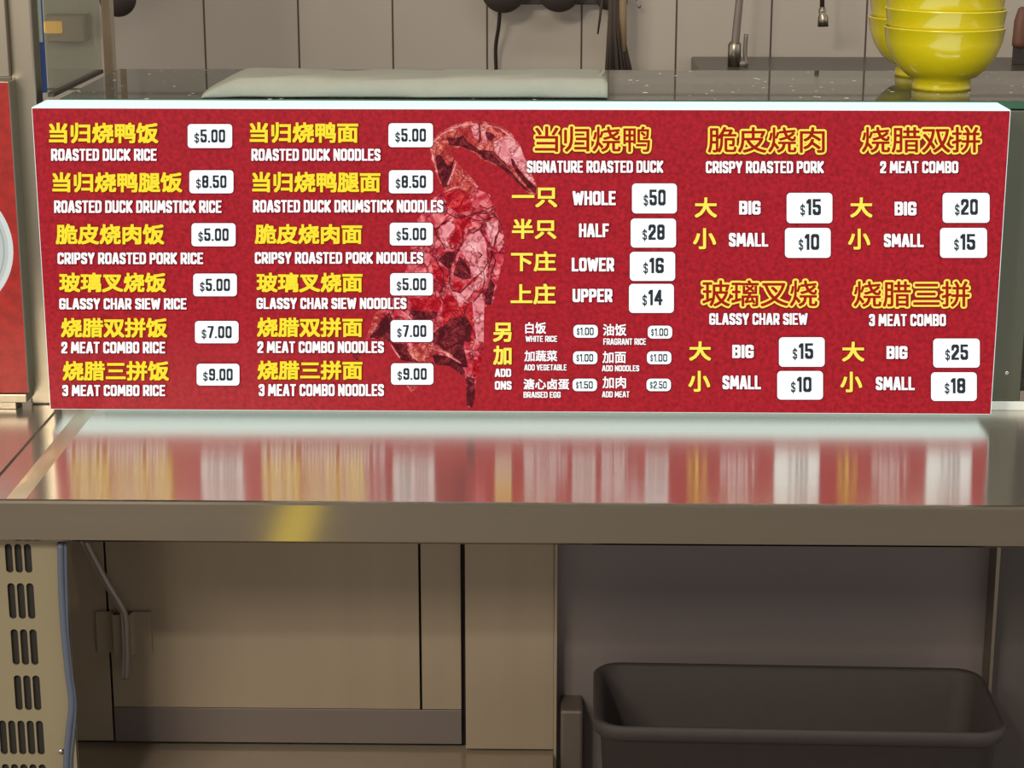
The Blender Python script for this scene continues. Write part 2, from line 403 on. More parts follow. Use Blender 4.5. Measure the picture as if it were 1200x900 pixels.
# front edge of the sheet shows green
gt = obj('glass_top', bm, [glassmat('dusty_glass', (.46, .50, .47, 1), 1.1, .03, .025), GREENEDGE], case)
for p in gt.data.polygons: p.material_index = 1 if p.normal.y < -.9 else 0
bm = bmesh.new(); box(bm, (-.55, YG0+.004, CT+.012), (1.5, YG0+.009, ZG-.0115)); obj('front_glass', bm, GLASSD, case)
bm = bmesh.new(); box(bm, (.585, YG0-.001, CT+.0125), (.655, YG0+.03, ZG-.0115), .002); obj('corner_post', bm, POSTG, case)
bm = bmesh.new(); lathe(bm, [(0, .002), (.0025, .0015), (.003, 0)], 12); bmesh.ops.rotate(bm, matrix=Matrix.Rotation(math.pi/2, 3, 'X'), verts=bm.verts)
p = aty(1180, 437, YG0-.001); bmesh.ops.translate(bm, vec=p, verts=bm.verts); obj('screw', bm, CHROME, case, True)
bm = bmesh.new(); box(bm, (-.575, YG0-.002, CT+.0), (1.5, YG0+.02, CT+.012), .001); obj('bottom_rail', bm, PALE, case)
bm = bmesh.new(); box(bm, (.655, YG0-.001, CT+.0125), (1.5, YG0+.003, CT+.026), .001); obj('trim_strip', bm, STEEL_DARK, case)
bm = bmesh.new(); box(bm, (-.585, YG1-.012, CT+.0005), (1.5, YG1-.004, ZG-.0115)); obj('back_panel', bm, STEEL_DARK, case)
bm = bmesh.new(); box(bm, (-.56, YG0+.03, CT+.0005), (.584, YG1-.013, CT+.006)); obj('base_tray', bm, STEEL_DARK, case)

# tall steel post left of the menu
bm = bmesh.new(); px = [aty(13, 115, .084).x, aty(43, 115, .084).x]
post = thing('steel_post', 'tall square stainless steel post at the left end of the red menu', 'post', (px[0], .1, CT))
box(bm, (px[0], .084, CT), (px[1], .118, 2.98), .003, off(post)); obj('shaft', bm, STEEL, post)
bm = bmesh.new(); lathe(bm, [(0, .002), (.0022, .0015), (.003, 0)], 12); bmesh.ops.rotate(bm, matrix=Matrix.Rotation(math.pi/2, 3, 'X'), verts=bm.verts)
p = aty(16, 94, .0835)-off(post); bmesh.ops.translate(bm, vec=p, verts=bm.verts); obj('screw', bm, CHROME, post, True)
# blue pipe with pale sleeve behind the post
a = aty(48.5, 60, .15); pz = thing('pipe', 'thin blue pipe with a pale grey sleeve beside the steel post', 'pipe', (a.x, .15, ZG))
bm = bmesh.new(); tube(bm, [(a.x, .15, ZG), (a.x, .15, 2.97)], .0048, 16, 0, off(pz)); obj('pipe_body', bm, BLUE, pz, True)
zc = aty(46, 49, .15).z
bm = bmesh.new(); tube(bm, [(a.x-.0022, .149, zc), (a.x-.0022, .149, 2.96)], .0062, 16, 0, off(pz)); obj('sleeve', bm, PALE, pz, True)
# glass partition
part = thing('glass_partition', 'upright clear glass partition between the steel post and rear post', 'partition', (-.575, .12, ZG))
pf = atz(55, 116, ZG); pb = atz(118, 85.5, ZG); pf.y = max(pf.y, .10)
def slab(bm, p, q, th, z0, z1, o):
    d = (q-p); d.z = 0; n = Vector((-d.y, d.x, 0)).normalized()*th/2
    V = [bm.verts.new(Vector((v.x, v.y, z))-o) for z in (z0, z1) for v in (p+n, q+n, q-n, p-n)]
    for f in ((0, 1, 2, 3), (4, 5, 6, 7), (0, 1, 5, 4), (1, 2, 6, 5), (2, 3, 7, 6), (3, 0, 4, 7)): bm.faces.new([V[t] for t in f])
bm = bmesh.new(); slab(bm, pf, pb, .005, ZG+.004, 2.6, off(part)); obj('pane', bm, GLASS, part)
rp = [atz(117, 84, ZG).x, atz(128, 84, ZG).x]
bm = bmesh.new(); box(bm, (rp[0], .43, CT+.0), (rp[1], .452, 2.95), .001, off(part)); obj('rear_post', bm, STEEL_PANEL, part)
bm = bmesh.new(); slab(bm, pf, pb, .008, ZG, ZG+.005, off(part)); obj('bottom_channel', bm, DARKIRON, part)

# ------------------------------------------------------------------ the lit menu
HT, HB, TH = .4036, .0170, .0748
sign = thing('menu_lightbox', 'long red backlit menu board with yellow Chinese dishes and white price tags', 'menu board', (0, 0, CT))
SO = off(sign)
bm = bmesh.new(); box(bm, (-.6, 0.001, HB), (.6, TH, HT), .0015); obj('casing', bm, WHITE, sign)
for x in (-.5, .5):
    bm = bmesh.new(); box(bm, (x-.012, TH-.001, .2), (x+.012, .0842, .24), .001); obj('rear_bracket', bm, CHROME, sign)
bm = bmesh.new(); box(bm, (-.5985, -.001, HB+.0015), (.5985, .0012, HT-.0015))
obj('face_panel', bm, REDFACE, sign)
def face(px, py):
    p = aty(px, py, -.001)-SO; return p.x, p.z
LY = -.0012
class Flat:
    """flat shapes printed or stuck on the face, in layers"""
    def __init__(s): s.v = []; s.f = []; s.m = []; s.mats = []
    def add(s, pts, faces, m, layer):
        if m not in s.mats: s.mats.append(m)
        k = len(s.v); s.v += [(x, LY-.00035*layer, z) for x, z in pts]
        for f in faces: s.f.append(tuple(i+k for i in f)); s.m.append(s.mats.index(m))
    def poly(s, pts, m, layer, px=True):
        P = [face(*p) for p in pts] if px else pts
        vs, fs = plate_mesh([P], 0)
        s.add([(v.x, v.y) for v in vs], fs, m, layer)
    def text(s, txt, bx, m, layer, dil=(.8, .4), n=8, shift=(0, 0), space=1.0, grow=0):
        """txt fitted into pixel box bx=(x0,y0,x1,y1); dil thickens the strokes by px"""
        uv, fs = text_mesh(txt, space)
        x0, y0, x1, y1 = bx
        gx, gy = dil[0]-grow, dil[1]-grow
        p00 = face(x0, y1); p10 = face(x1, y1); p01 = face(x0, y0); p11 = face(x1, y0)
        k = (p10[0]-p00[0])/(x1-x0)
        def bil(u, v):
            a0 = p00[0]+(p10[0]-p00[0])*u; a1 = p01[0]+(p11[0]-p01[0])*u
            b0 = p00[1]+(p10[1]-p00[1])*u; b1 = p01[1]+(p11[1]-p01[1])*u
            return a0+(a1-a0)*v, b0+(b1-b0)*v
        ins_u = gx/(x1-x0); ins_v = gy/(y1-y0)
        P = [bil(ins_u+u*(1-2*ins_u), ins_v+v*(1-2*ins_v)) for u, v in uv]
        offs = [(math.cos(t*2*math.pi/n)*dil[0]*k, math.sin(t*2*math.pi/n)*dil[1]*k) for t in range(n)]
        # square-ish dilation keeps stroke ends crisp
        if n == 8: offs = [(sx*dil[0]*k, sy*dil[1]*k) for sx in (-1, 0, 1) for sy in (-1, 0, 1)]
        for dx, dy in offs:
            s.add([(x+dx+shift[0]*k, y+dy-shift[1]*k) for x, y in P], fs, m, layer)
    def build(s, name, parent):
        me = bpy.data.meshes.new(name); me.from_pydata(s.v, [], s.f)
        o = link(name, me, s.mats, parent)
        me.polygons.foreach_set('material_index', s.m)
        # every printed shape faces the customer
        bm = bmesh.new(); bm.from_mesh(me)
        fl = [f for f in bm.faces if f.normal.y > 0]; bmesh.ops.reverse_faces(bm, faces=fl); bm.to_mesh(me); bm.free()
        return o

# heavy condensed capitals: pen strokes on a 0..1 grid, with widths
_P = [(0, 0), (0, 1), (.68, 1), (1, .87), (1, .56), (.68, .43), (0, .43)]
_C = [(1, .26), (1, .13), (.68, 0), (.32, 0), (0, .13), (0, .87), (.32, 1), (.68, 1), (1, .87), (1, .75)]
_S = [(1, .80), (1, .87), (.68, 1), (.32, 1), (0, .87), (0, .66), (.2, .56), (.8, .44), (1, .34), (1, .13), (.68, 0), (.32, 0), (0, .13), (0, .20)]
_O = [(.32, 0), (.68, 0), (1, .13), (1, .87), (.68, 1), (.32, 1), (0, .87), (0, .13), (.32, 0)]
GL = {
 'A': (.54, [(0, 0), (.40, 1), (.60, 1), (1, 0)], [(.2, .25), (.8, .25)]),
 'B': (.48, [(0, 0), (0, 1), (.7, 1), (1, .88), (1, .64), (.75, .52), (1, .40), (1, .12), (.7, 0), (0, 0)], [(0, .52), (.75, .52)]),
 'C': (.48, _C), 'D': (.50, [(0, 0), (0, 1), (.62, 1), (1, .86), (1, .14), (.62, 0), (0, 0)]),
 'E': (.42, [(1, 0), (0, 0), (0, 1), (1, 1)], [(0, .51), (.85, .51)]),
 'F': (.40, [(0, 0), (0, 1), (1, 1)], [(0, .5), (.85, .5)]),
 'G': (.49, _C, [(.6, .45), (1, .45), (1, .13)]), 'H': (.50, [(0, 0), (0, 1)], [(1, 0), (1, 1)], [(0, .51), (1, .51)]),
 'I': (.0, [(0, 0), (0, 1)]), 'K': (.50, [(0, 0), (0, 1)], [(1, 1), (.12, .5), (1, 0)]),
 'L': (.40, [(0, 1), (0, 0), (1, 0)]), 'M': (.72, [(0, 0), (.08, 1), (.5, .25), (.92, 1), (1, 0)]),
 'N': (.52, [(0, 0), (0, 1), (1, 0), (1, 1)]), 'O': (.50, _O), 'P': (.47, _P),
 'R': (.49, _P, [(.5, .43), (1, 0)]), 'S': (.46, _S), 'T': (.46, [(0, 1), (1, 1)], [(.5, 0), (.5, 1)]),
 'U': (.50, [(0, 1), (0, .13), (.32, 0), (.68, 0), (1, .13), (1, 1)]), 'V': (.52, [(0, 1), (.45, 0), (.55, 0), (1, 1)]),
 'W': (.82, [(0, 1), (.22, 0), (.5, .85), (.78, 0), (1, 1)]), 'Y': (.52, [(0, 1), (.5, .45), (1, 1)], [(.5, .45), (.5, 0)]),
 '0': (.46, _O), '1': (.17, [(0, .84), (1, 1), (1, 0)]), '2': (.45, [(0, .72), (0, .87), (.32, 1), (.68, 1), (1, .87), (1, .62), (0, .12), (0, 0), (1, 0)]),
 '3': (.45, [(0, .80), (0, .87), (.32, 1), (.68, 1), (1, .87), (1, .64), (.72, .52), (1, .40), (1, .13), (.68, 0), (.32, 0), (0, .13), (0, .20)], [(.4, .52), (.72, .52)]),
 '4': (.50, [(.76, 0), (.76, 1), (0, .28), (1, .28)]), '5': (.45, [(.95, 1), (0, 1), (0, .56), (.68, .60), (1, .47), (1, .13), (.68, 0), (.32, 0), (0, .13), (0, .26)]),
 '6': (.46, [(1, .80), (1, .88), (.68, 1), (.32, 1), (0, .87), (0, .13), (.32, 0), (.68, 0), (1, .13), (1, .40), (.68, .51), (0, .48)]),
 '7': (.45, [(0, 1), (1, 1), (.35, 0)]), '8': (.46, [(.32, 0), (.68, 0), (1, .13), (1, .40), (.8, .52), (1, .64), (1, .87), (.68, 1), (.32, 1), (0, .87), (0, .64), (.2, .52), (0, .40), (0, .13), (.32, 0)], [(.2, .52), (.8, .52)]),
 '9': (.46, [(0, .20), (0, .12), (.32, 0), (.68, 0), (1, .13), (1, .87), (.68, 1), (.32, 1), (0, .87), (0, .60), (.32, .49), (1, .52)]),
 '.': (.0, [(0, 0), (0, .001)]), '$': (.44, [(x, .08+.84*y) for x, y in _S], [(.5, -.06), (.5, 1.06)])}
def hull(pts):
    pts = sorted(set(pts)); lo, up = [], []
    for seq, out in ((pts, lo), (pts[::-1], up)):
        for p in seq:
            while len(out) > 1 and (out[-1][0]-out[-2][0])*(p[1]-out[-2][1])-(out[-1][1]-out[-2][1])*(p[0]-out[-2][0]) <= 0: out.pop()
            out.append(p)
    return lo[:-1]+up[:-1]
def pen_text(txt, bx, tx=.20, ty=.155, gap=.075, space=.36, grow=0):
    """convex pieces of the lettering in pixel space, fitted into bx"""
    segs = []; x = 0
    for ch in txt:
        if ch == ' ': x += space; continue
        w, *ls = GL[ch]
        for l in ls:
            for (ax, ay), (bx_, by) in zip(l, l[1:]): segs.append((x+tx/2+ax*w, ay, x+tx/2+bx_*w, by))
        x += w+tx+gap
    W_ = x-gap; x0, y0, x1, y1 = bx; kx = (x1-x0)/W_; H = y1-y0
    hx, hy = tx/2*kx+grow, ty/2*H+grow
    out = []
    for ax, ay, cx, cy in segs:
        q = [(x0+px*kx, y1-ty/2*H-py*(H-ty*H)) for px, py in ((ax, ay), (cx, cy))]
        out.append(hull([(round(px+sx*hx, 4), round(py+sy*hy, 4)) for px, py in q for sx in (-1, 1) for sy in (-1, 1)]))
    return out

def cjk(txt, bx, name='dish_name', m=None, d=.75):
    m = m or TXTY
    F = Flat()
    F.text(txt, (bx[0]-.2, bx[1]-.2, bx[2]+1.4, bx[3]+1.4), OUTO, 6, (d+.75, d+.75), 12, (.0, .0))
    F.text(txt, bx, m, 7, (d, d), 8)
    return F.build(name, sign)
def pen(F, txt, bx, m, layer, **k):
    for q in pen_text(txt, bx, **k):
        P = [face(*p) for p in q]; F.add(P, [tuple(range(len(P)))], m, layer)
def cap(txt, bx, name='dish_caption', tx=.26, ty=.155, g=.75):
    F = Flat()
    pen(F, txt, (bx[0]+.3, bx[1]+.3, bx[2]+.5, bx[3]+.5), OUTD, 6, tx=tx, ty=ty, grow=g)
    pen(F, txt, bx, TXTW, 7, tx=tx, ty=ty)
    return F.build(name, sign)
def heading(txt, bx, name='section_heading'):
    F = Flat()
    x0, y0, x1, y1 = bx
    F.text(txt, (x0-.6, y0-.6, x1+1.2, y1+1.8), OUTO, 6, (3.7, 3.7), 16)
    F.text(txt, bx, TXTG, 7, (2.75, 2.75), 16)
    F.text(txt, (x0+2.3, y0+2.3, x1-2.3, y1-2.3), TXTR, 8, (.45, .45), 8)
    return F.build(name, sign)
def price(bx, txt, r=4, small=False):
    x0, y0, x1, y1 = bx; F = Flat()
    P = rrect(x0-.7, y0-.7, x1+.9, y1+1.2, r+.7); F.poly(P, TAGEDGE, 8)
    F.poly(rrect(x0, y0, x1, y1, r), TAGW, 9)
    t = F.build('price_tag', sign)
    w, h = x1-x0, y1-y0; G = Flat()
    if small:
        pen(G, '$', (x0+w*.14, y0+h*.24, x0+w*.25, y1-h*.20), TXTK, 10, tx=.13, ty=.10)
        pen(G, txt, (x0+w*.28, y0+h*.20, x1-w*.17, y1-h*.20), TXTK, 10, tx=.17, ty=.14, gap=.10)
    elif '.' in txt:
        pen(G, '$', (x0+w*.155, y0+h*.37, x0+w*.26, y0+h*.80), TXTK, 10, tx=.13, ty=.10)
        pen(G, txt, (x0+w*.29, y0+h*.22, x1-w*.155, y0+h*.77), TXTK, 10, tx=.23, ty=.15, gap=.12)
    else:
        n1 = .04 if '1' in txt else 0
        pen(G, '$', (x0+w*.26+w*n1, y0+h*.37, x0+w*.36+w*n1, y0+h*.76), TXTK, 10, tx=.13, ty=.10)
        pen(G, txt, (x0+w*.39+w*n1, y0+h*.20, x0+w*.75, y0+h*.735), TXTK, 10, tx=.23, ty=.16, gap=.12)
    G.build('price_lettering', t)

rowsA = [
 ('当归烧鸭饭', (58, 143.5, 186, 167.5), 'ROASTED DUCK RICE', (60.5, 174, 184, 188), (220.5, 145, 272.5, 173), '5.00'),
 ('当归烧鸭腿饭', (62, 201.5, 214, 225), 'ROASTED DUCK DRUMSTICK RICE', (64, 234.5, 260, 249), (222.5, 199, 274, 226), '8.50'),
 ('脆皮烧肉饭', (66, 262, 193, 286), 'CRIPSY ROASTED PORK RICE', (68, 295.5, 238.5, 309), (225, 261, 276.5, 288), '5.00'),
 ('玻璃叉烧饭', (70, 319, 195, 342), 'GLASSY CHAR SIEW RICE', (70, 349, 219, 362), (227, 320, 278, 346.5), '5.00'),
 ('烧腊双拼饭', (72, 372, 196.5, 395), '2 MEAT COMBO RICE', (72.5, 400, 194, 413.5), (229, 375.5, 280, 401.5), '7.00'),
 ('烧腊三拼饭', (74, 422.5, 198.5, 445.5), '3 MEAT COMBO RICE', (73.5, 450.5, 194, 463.5), (231, 425.5, 281, 451), '9.00'),
 ('当归烧鸭面', (293, 143, 420, 167), 'ROASTED DUCK NOODLES', (295, 174, 446, 188), (455.5, 144, 507.5, 172), '5.00'),
 ('当归烧鸭腿面', (296, 201, 446, 225), 'ROASTED DUCK DRUMSTICK NOODLES', (297, 234, 519.5, 248.5), (456, 199, 507.5, 226), '8.50'),
 ('脆皮烧肉面', (299, 262, 424.5, 285.5), 'CRIPSY ROASTED PORK NOODLES', (299, 295, 496, 308.5), (457, 260.5, 507.5, 287), '5.00'),
 ('玻璃叉烧面', (301, 319, 425, 342), 'GLASSY CHAR SIEW NOODLES', (301, 348.5, 476.5, 361.5), (457.5, 319.5, 507.5, 345.5), '5.00'),
 ('烧腊双拼面', (301.5, 371.5, 425, 394.5), '2 MEAT COMBO NOODLES', (302, 399.5, 450, 413), (458, 374.5, 507.5, 400), '7.00'),
 ('烧腊三拼面', (302, 422, 425, 444.5), '3 MEAT COMBO NOODLES', (303.5, 449.5, 450, 463.5), (458.5, 425, 508, 450), '9.00')]
for n, nb, c, cb, pb, pr_ in rowsA:
    cjk(n, nb); cap(c, cb); price(pb, pr_)
for h, hb, c, cb in (
 ('当归烧鸭', (624.5, 145.5, 764, 180), 'SIGNATURE ROASTED DUCK', (617.5, 188, 777, 202)),
 ('脆皮烧肉', (827, 146, 968.5, 181), 'CRISPY ROASTED PORK', (827, 188.5, 965, 202.5)),
 ('烧腊双拼', (1007, 146, 1150.5, 181), '2 MEAT COMBO', (1031, 188.5, 1122.5, 202.5)),
 ('玻璃叉烧', (820.5, 325.5, 960, 361), 'GLASSY CHAR SIEW', (831, 366.5, 946, 380)),
 ('烧腊三拼', (997.5, 326.5, 1138, 361.5), '3 MEAT COMBO', (1018, 367.5, 1108, 381.5))):
    heading(h, hb); cap(c, cb)
for n, nb, c, cb, pb, p_ in (
 ('一只', (600, 219.5, 653, 242.5), 'WHOLE', (671, 223.5, 721.5, 240), (740.5, 214.5, 793, 249.5), '50'),
 ('半只', (600, 256, 652, 279.5), 'HALF', (678.5, 261.5, 713.5, 277.5), (739, 255.5, 792, 289.5), '28'),
 ('下庄', (599, 294, 651.5, 317.5), 'LOWER', (670, 301.5, 719.5, 317.5), (738, 294.5, 791, 328.5), '16'),
 ('上庄', (598.5, 332, 651, 356), 'UPPER', (671, 338, 717.5, 353.5), (737, 332, 789.5, 366), '14'),
 ('大', (814, 231, 840, 254.5), 'BIG', (866, 235, 891, 251), (921.5, 225.5, 975, 261), '15'),
 ('小', (812, 267, 839, 291.5), 'SMALL', (854, 272.5, 900, 288.5), (919.5, 266.5, 973, 301.5), '10'),
 ('大', (996, 231, 1022, 254.5), 'BIG', (1048, 236, 1073.5, 252), (1104, 225.5, 1159, 260.5), '20'),
 ('小', (993.5, 267.5, 1019.5, 292), 'SMALL', (1035.5, 273.5, 1082, 289), (1101, 266.5, 1156, 301.5), '15'),
 ('大', (807.5, 399.5, 833, 422), 'BIG', (858, 403.5, 883, 419), (912.5, 394.5, 966, 429), '15'),
 ('小', (806.5, 434, 832, 458.5), 'SMALL', (846.5, 439.5, 891.5, 455.5), (910.5, 434, 964, 467.5), '10'),
 ('大', (986.5, 400, 1012.5, 423), 'BIG', (1038.5, 405, 1063, 420), (1093, 396, 1147.5, 430), '25'),
 ('小', (984.5, 435, 1010, 459), 'SMALL', (1026, 441, 1071.5, 456.5), (1090.5, 435.5, 1144, 469), '18')):
    cjk(n, nb, 'size_name', TXTYP, .65); cap(c, cb, 'size_caption', .27, .165); price(pb, p_, 4.5)
cjk('另', (578, 377.5, 599.5, 400), 'add_on_heading', TXTYP); cjk('加', (578, 404.5, 599.5, 427), 'add_on_heading', TXTYP)
cap('ADD', (580, 431.5, 599, 441), 'add_on_caption', .25, .16, .5); cap('ONS', (580, 446, 599.5, 456), 'add_on_caption', .25, .16, .5)
def capcjk(txt, bx):
    F = Flat()
    F.text(txt, (bx[0]-.4, bx[1]-.4, bx[2]+.8, bx[3]+.8), OUTD, 6, (.75, .75), 8)
    F.text(txt, bx, TXTW, 7, (.3, .3), 8); F.build('add_on_name', sign)
for n, nb, c, cb, pb, p_ in (
 ('白饭', (615.5, 377, 640, 390.5), 'WHITE RICE', (616, 393, 653, 400), (672, 380, 700.5, 395), '1.00'),
 ('油饭', (706.5, 379, 734, 393), 'FRAGRANT RICE', (707, 396, 757, 403.5), (759, 381, 787.5, 396), '1.00'),
 ('加蔬菜', (614.5, 410, 653, 423), 'ADD VEGETABLE', (614.5, 426.5, 664, 433.5), (671.5, 411, 700, 426), '1.00'),
 ('加面', (706, 411, 733.5, 425), 'ADD NOODLES', (705.5, 427.5, 749, 434.5), (758, 411, 786.5, 426), '1.00'),
 ('溏心卤蛋', (613.5, 443, 667, 456), 'BRAISED EGG', (613.5, 458.5, 657, 465.5), (671, 443, 699.5, 457.5), '1.50'),
 ('加肉', (706, 440.5, 733.5, 454.5), 'ADD MEAT', (705.5, 458, 737.5, 465), (757.5, 443, 786, 457.5), '2.50')):
    capcjk(n, nb); cap(c, cb, 'add_on_caption', .22, .15, .5); price(pb, p_, 5, True)

# printed picture of the hanging roast duck
def crackle(name, c1, c2, line, scale, lw):
    m = emat(name, c1, 1.0); nt = m.node_tree; b = nt.nodes['Principled BSDF']
    tc = nt.nodes.new('ShaderNodeTexCoord'); nz = nt.nodes.new('ShaderNodeTexNoise'); nz.inputs['Scale'].default_value = 40; nz.inputs['Detail'].default_value = 5
    vm = nt.nodes.new('ShaderNodeMix'); vm.data_type = 'VECTOR'; vm.inputs[0].default_value = .07
    vo = nt.nodes.new('ShaderNodeTexVoronoi'); vo.feature = 'DISTANCE_TO_EDGE'; vo.inputs['Scale'].default_value = scale
    r = nt.nodes.new('ShaderNodeValToRGB'); r.color_ramp.elements[0].position = 0; r.color_ramp.elements[1].position = lw
    r.color_ramp.elements[0].color = (0, 0, 0, 1)
    n2 = nt.nodes.new('ShaderNodeTexNoise'); n2.inputs['Scale'].default_value = 75; n2.inputs['Detail'].default_value = 6; n2.inputs['Distortion'].default_value = 1.2
    nt.links.new(tc.outputs['Object'], n2.inputs[0])
    r2 = nt.nodes.new('ShaderNodeValToRGB'); e = r2.color_ramp.elements
    mid = tuple((a+b_)/2 for a, b_ in zip(c1, c2)); hi = tuple(min(255, v*1.12+8) for v in c2); lo = tuple(a*.55+b_*.45 for a, b_ in zip(c1, line))
    e[0].position = .30; e[0].color = lin(lo); e[1].position = .72; e[1].color = lin(hi)
    for p_, c_ in ((.43, c1), (.52, mid), (.60, c2)): q_ = e.new(p_); q_.color = lin(c_)
    mx = nt.nodes.new('ShaderNodeMix'); mx.data_type = 'RGBA'; mx.inputs[6].default_value = lin(line)
    L_ = nt.links.new
    L_(tc.outputs['Object'], nz.inputs[0]); L_(tc.outputs['Object'], vm.inputs[4]); L_(nz.outputs['Color'], vm.inputs[5])
    L_(vm.outputs[1], vo.inputs['Vector']); L_(vo.outputs['Distance'], r.inputs[0]); L_(n2.outputs[0], r2.inputs[0])
    L_(r.outputs[0], mx.inputs[0]); L_(r2.outputs[0], mx.inputs[7]); L_(mx.outputs[2], b.inputs['Emission Color'])
    return m
SK = crackle('printed_duck_skin', (188, 54, 66), (222, 124, 126), (100, 16, 28), 44, .10)
SKL = crackle('printed_pale_duck_skin', (214, 122, 128), (234, 168, 170), (120, 26, 38), 46, .06)
SKR = crackle('printed_red_duck_skin', (172, 24, 36), (214, 66, 66), (104, 14, 26), 150, .12)
SKD = crackle('printed_dark_duck_skin', (84, 28, 34), (140, 48, 52), (56, 18, 24), 120, .10)
SKO = crackle('printed_orange_duck_skin', (178, 60, 58), (222, 128, 112), (120, 30, 34), 80, .10)
z1_ = lambda pts: [(480+x/6.667, 130+y/6.667) for x, y in pts]
z2_ = lambda pts: [(420+x/6, 250+y/6) for x, y in pts]
z3_ = lambda pts: [(400+x/6, 350+y/6) for x, y in pts]
F = Flat()
F.poly([(508, 232), (521, 223), (540, 219), (560, 222), (574, 228), (580, 245), (588, 265), (592, 285), (590, 305), (585, 322), (581, 340), (578, 356), (571, 357), (567, 363), (567, 400), (564, 425), (559, 440), (557, 452), (556, 470), (552, 478), (547, 476), (546, 455), (544, 436), (532, 429), (517, 426), (500, 428), (480, 427), (470, 415), (460, 402), (446, 396), (428, 398), (432, 387), (438, 371), (446, 358), (458, 346), (466, 334), (475, 318), (480, 300), (482, 280), (489, 258)], SK, 1)
F.poly(z1_([(275, 610), (230, 550), (200, 470), (170, 380), (160, 290), (185, 220), (240, 165), (330, 115), (430, 80), (540, 75), (640, 90), (730, 120), (800, 180), (860, 260), (900, 360), (950, 480), (1000, 590), (990, 650), (940, 650), (870, 590), (790, 510), (720, 440), (640, 410), (560, 380), (510, 330), (400, 280), (350, 300), (330, 340), (350, 380), (390, 420), (440, 470), (490, 530), (540, 590), (470, 650), (400, 640), (300, 640)]), SKO, 2)
# neck and head
F.poly(z1_([(660, 240), (740, 195), (800, 200), (860, 275), (900, 370), (945, 480), (985, 580), (930, 540), (870, 470), (800, 430), (720, 380), (665, 310)]), SKL, 3)
F.poly(z1_([(790, 365), (812, 378), (850, 450), (920, 530), (990, 600), (985, 648), (930, 600), (850, 505), (800, 420)]), SKD, 4)
F.poly(z1_([(640, 330), (720, 400), (800, 480), (880, 570), (950, 640), (900, 615), (800, 520), (720, 445), (650, 405)]), SKD, 3)
F.poly(z1_([(290, 200), (350, 215), (420, 190), (460, 245), (540, 300), (640, 310), (655, 400), (580, 375), (530, 325), (400, 275), (310, 265)]), SKD, 3)
F.poly(z1_([(200, 330), (250, 350), (300, 430), (345, 390), (330, 470), (290, 590), (265, 600), (225, 500)]), SKD, 3)
F.poly(z1_([(480, 130), (520, 100), (545, 110), (550, 230), (500, 200)]), SKL, 3)
F.poly(z1_([(555, 110), (585, 100), (600, 180), (610, 260), (570, 260)]), SKL, 3)
F.poly(z1_([(590, 160), (640, 170), (670, 200), (640, 240), (600, 210)]), SKD, 4)
F.poly(z1_([(730, 160), (752, 165), (750, 185), (732, 182)]), SKD, 4)
# breast and cavity
F.poly(z1_([(270, 640), (330, 600), (430, 620), (480, 700), (470, 780), (380, 800), (290, 740)]), SKR, 2)
F.poly(z2_([(560, 110), (640, 60), (690, 90), (640, 150), (620, 190), (650, 250), (610, 260), (580, 190)]), SKL, 3)
F.poly(z2_([(770, 150), (850, 120), (890, 180), (900, 260), (910, 380), (860, 440), (800, 450), (780, 360), (740, 290), (705, 280)]), SKL, 3)
F.poly(z2_([(900, 60), (980, 50), (990, 110), (960, 160), (950, 240), (915, 170), (890, 100)]), SKL, 3)
F.poly(z2_([(985, 130), (1020, 150), (1015, 230), (985, 270), (970, 220)]), SKL, 3)
F.poly(z2_([(670, 40), (790, 30), (800, 90), (740, 110), (735, 170), (690, 230), (640, 200), (680, 120)]), SKR, 4)
F.poly(z2_([(560, 330), (620, 270), (680, 262), (665, 330), (640, 400), (600, 360)]), SKD, 4)
F.poly(z2_([(710, 300), (750, 330), (785, 400), (795, 455), (740, 465), (665, 430), (690, 350)]), SKD, 4)
F.poly(z2_([(515, 360), (570, 370), (630, 400), (635, 480), (580, 490), (530, 440)]), SKR, 3)
F.poly(z2_([(660, 490), (720, 470), (740, 500), (720, 550), (670, 540)]), SKR, 4)
F.poly(z2_([(630, 500), (700, 560), (820, 480), (900, 390), (890, 470), (800, 560), (730, 640), (680, 600)]), SKL, 3)
F.poly(z2_([(620, 560), (690, 600), (710, 660), (800, 620), (810, 900), (720, 880), (600, 800), (590, 640)]), SKR, 2)
F.poly(z2_([(800, 620), (870, 560), (885, 640), (880, 900), (830, 900), (815, 760)]), SKL, 3)
F.poly(z2_([(890, 560), (930, 460), (960, 500), (935, 640), (890, 645)]), SKD, 3)
# thighs, wing and feet
F.poly(z2_([(350, 600), (540, 570), (590, 630), (560, 690), (400, 680)]), SKR, 3)
F.poly(z2_([(360, 680), (560, 690), (540, 740), (400, 755)]), SKD, 4)
F.poly(z2_([(640, 740), (760, 720), (800, 800), (790, 900), (640, 900), (600, 790)]), SKD, 4)
F.poly(z3_([(690, 200), (860, 150), (870, 250), (860, 330), (890, 480), (850, 480), (780, 400), (700, 340), (640, 300), (650, 240)]), SKD, 3)
F.poly(z3_([(180, 260), (240, 90), (300, 70), (280, 140), (230, 210), (190, 275)]), SKO, 4)
F.poly(z3_([(280, 150), (340, 90), (370, 160), (350, 300), (240, 280), (200, 270)]), SKD, 3)
F.poly(z3_([(350, 310), (460, 320), (500, 420), (640, 440), (660, 470), (420, 430), (400, 380)]), SKD, 3)
F.poly(z3_([(460, 350), (560, 310), (660, 330), (760, 380), (845, 450), (800, 440), (700, 380), (620, 390), (640, 450), (540, 440), (490, 400)]), SKO, 4)
F.poly(z3_([(640, 390), (740, 400), (830, 450), (870, 510), (870, 550), (760, 470), (660, 460)]), SKD, 5)
F.poly(z3_([(880, 540), (940, 560), (940, 700), (920, 765), (880, 740)]), SKD, 5)
F.poly(z3_([(920, 460), (960, 420), (985, 330), (990, 420), (965, 540), (925, 550)]), SKR, 3)
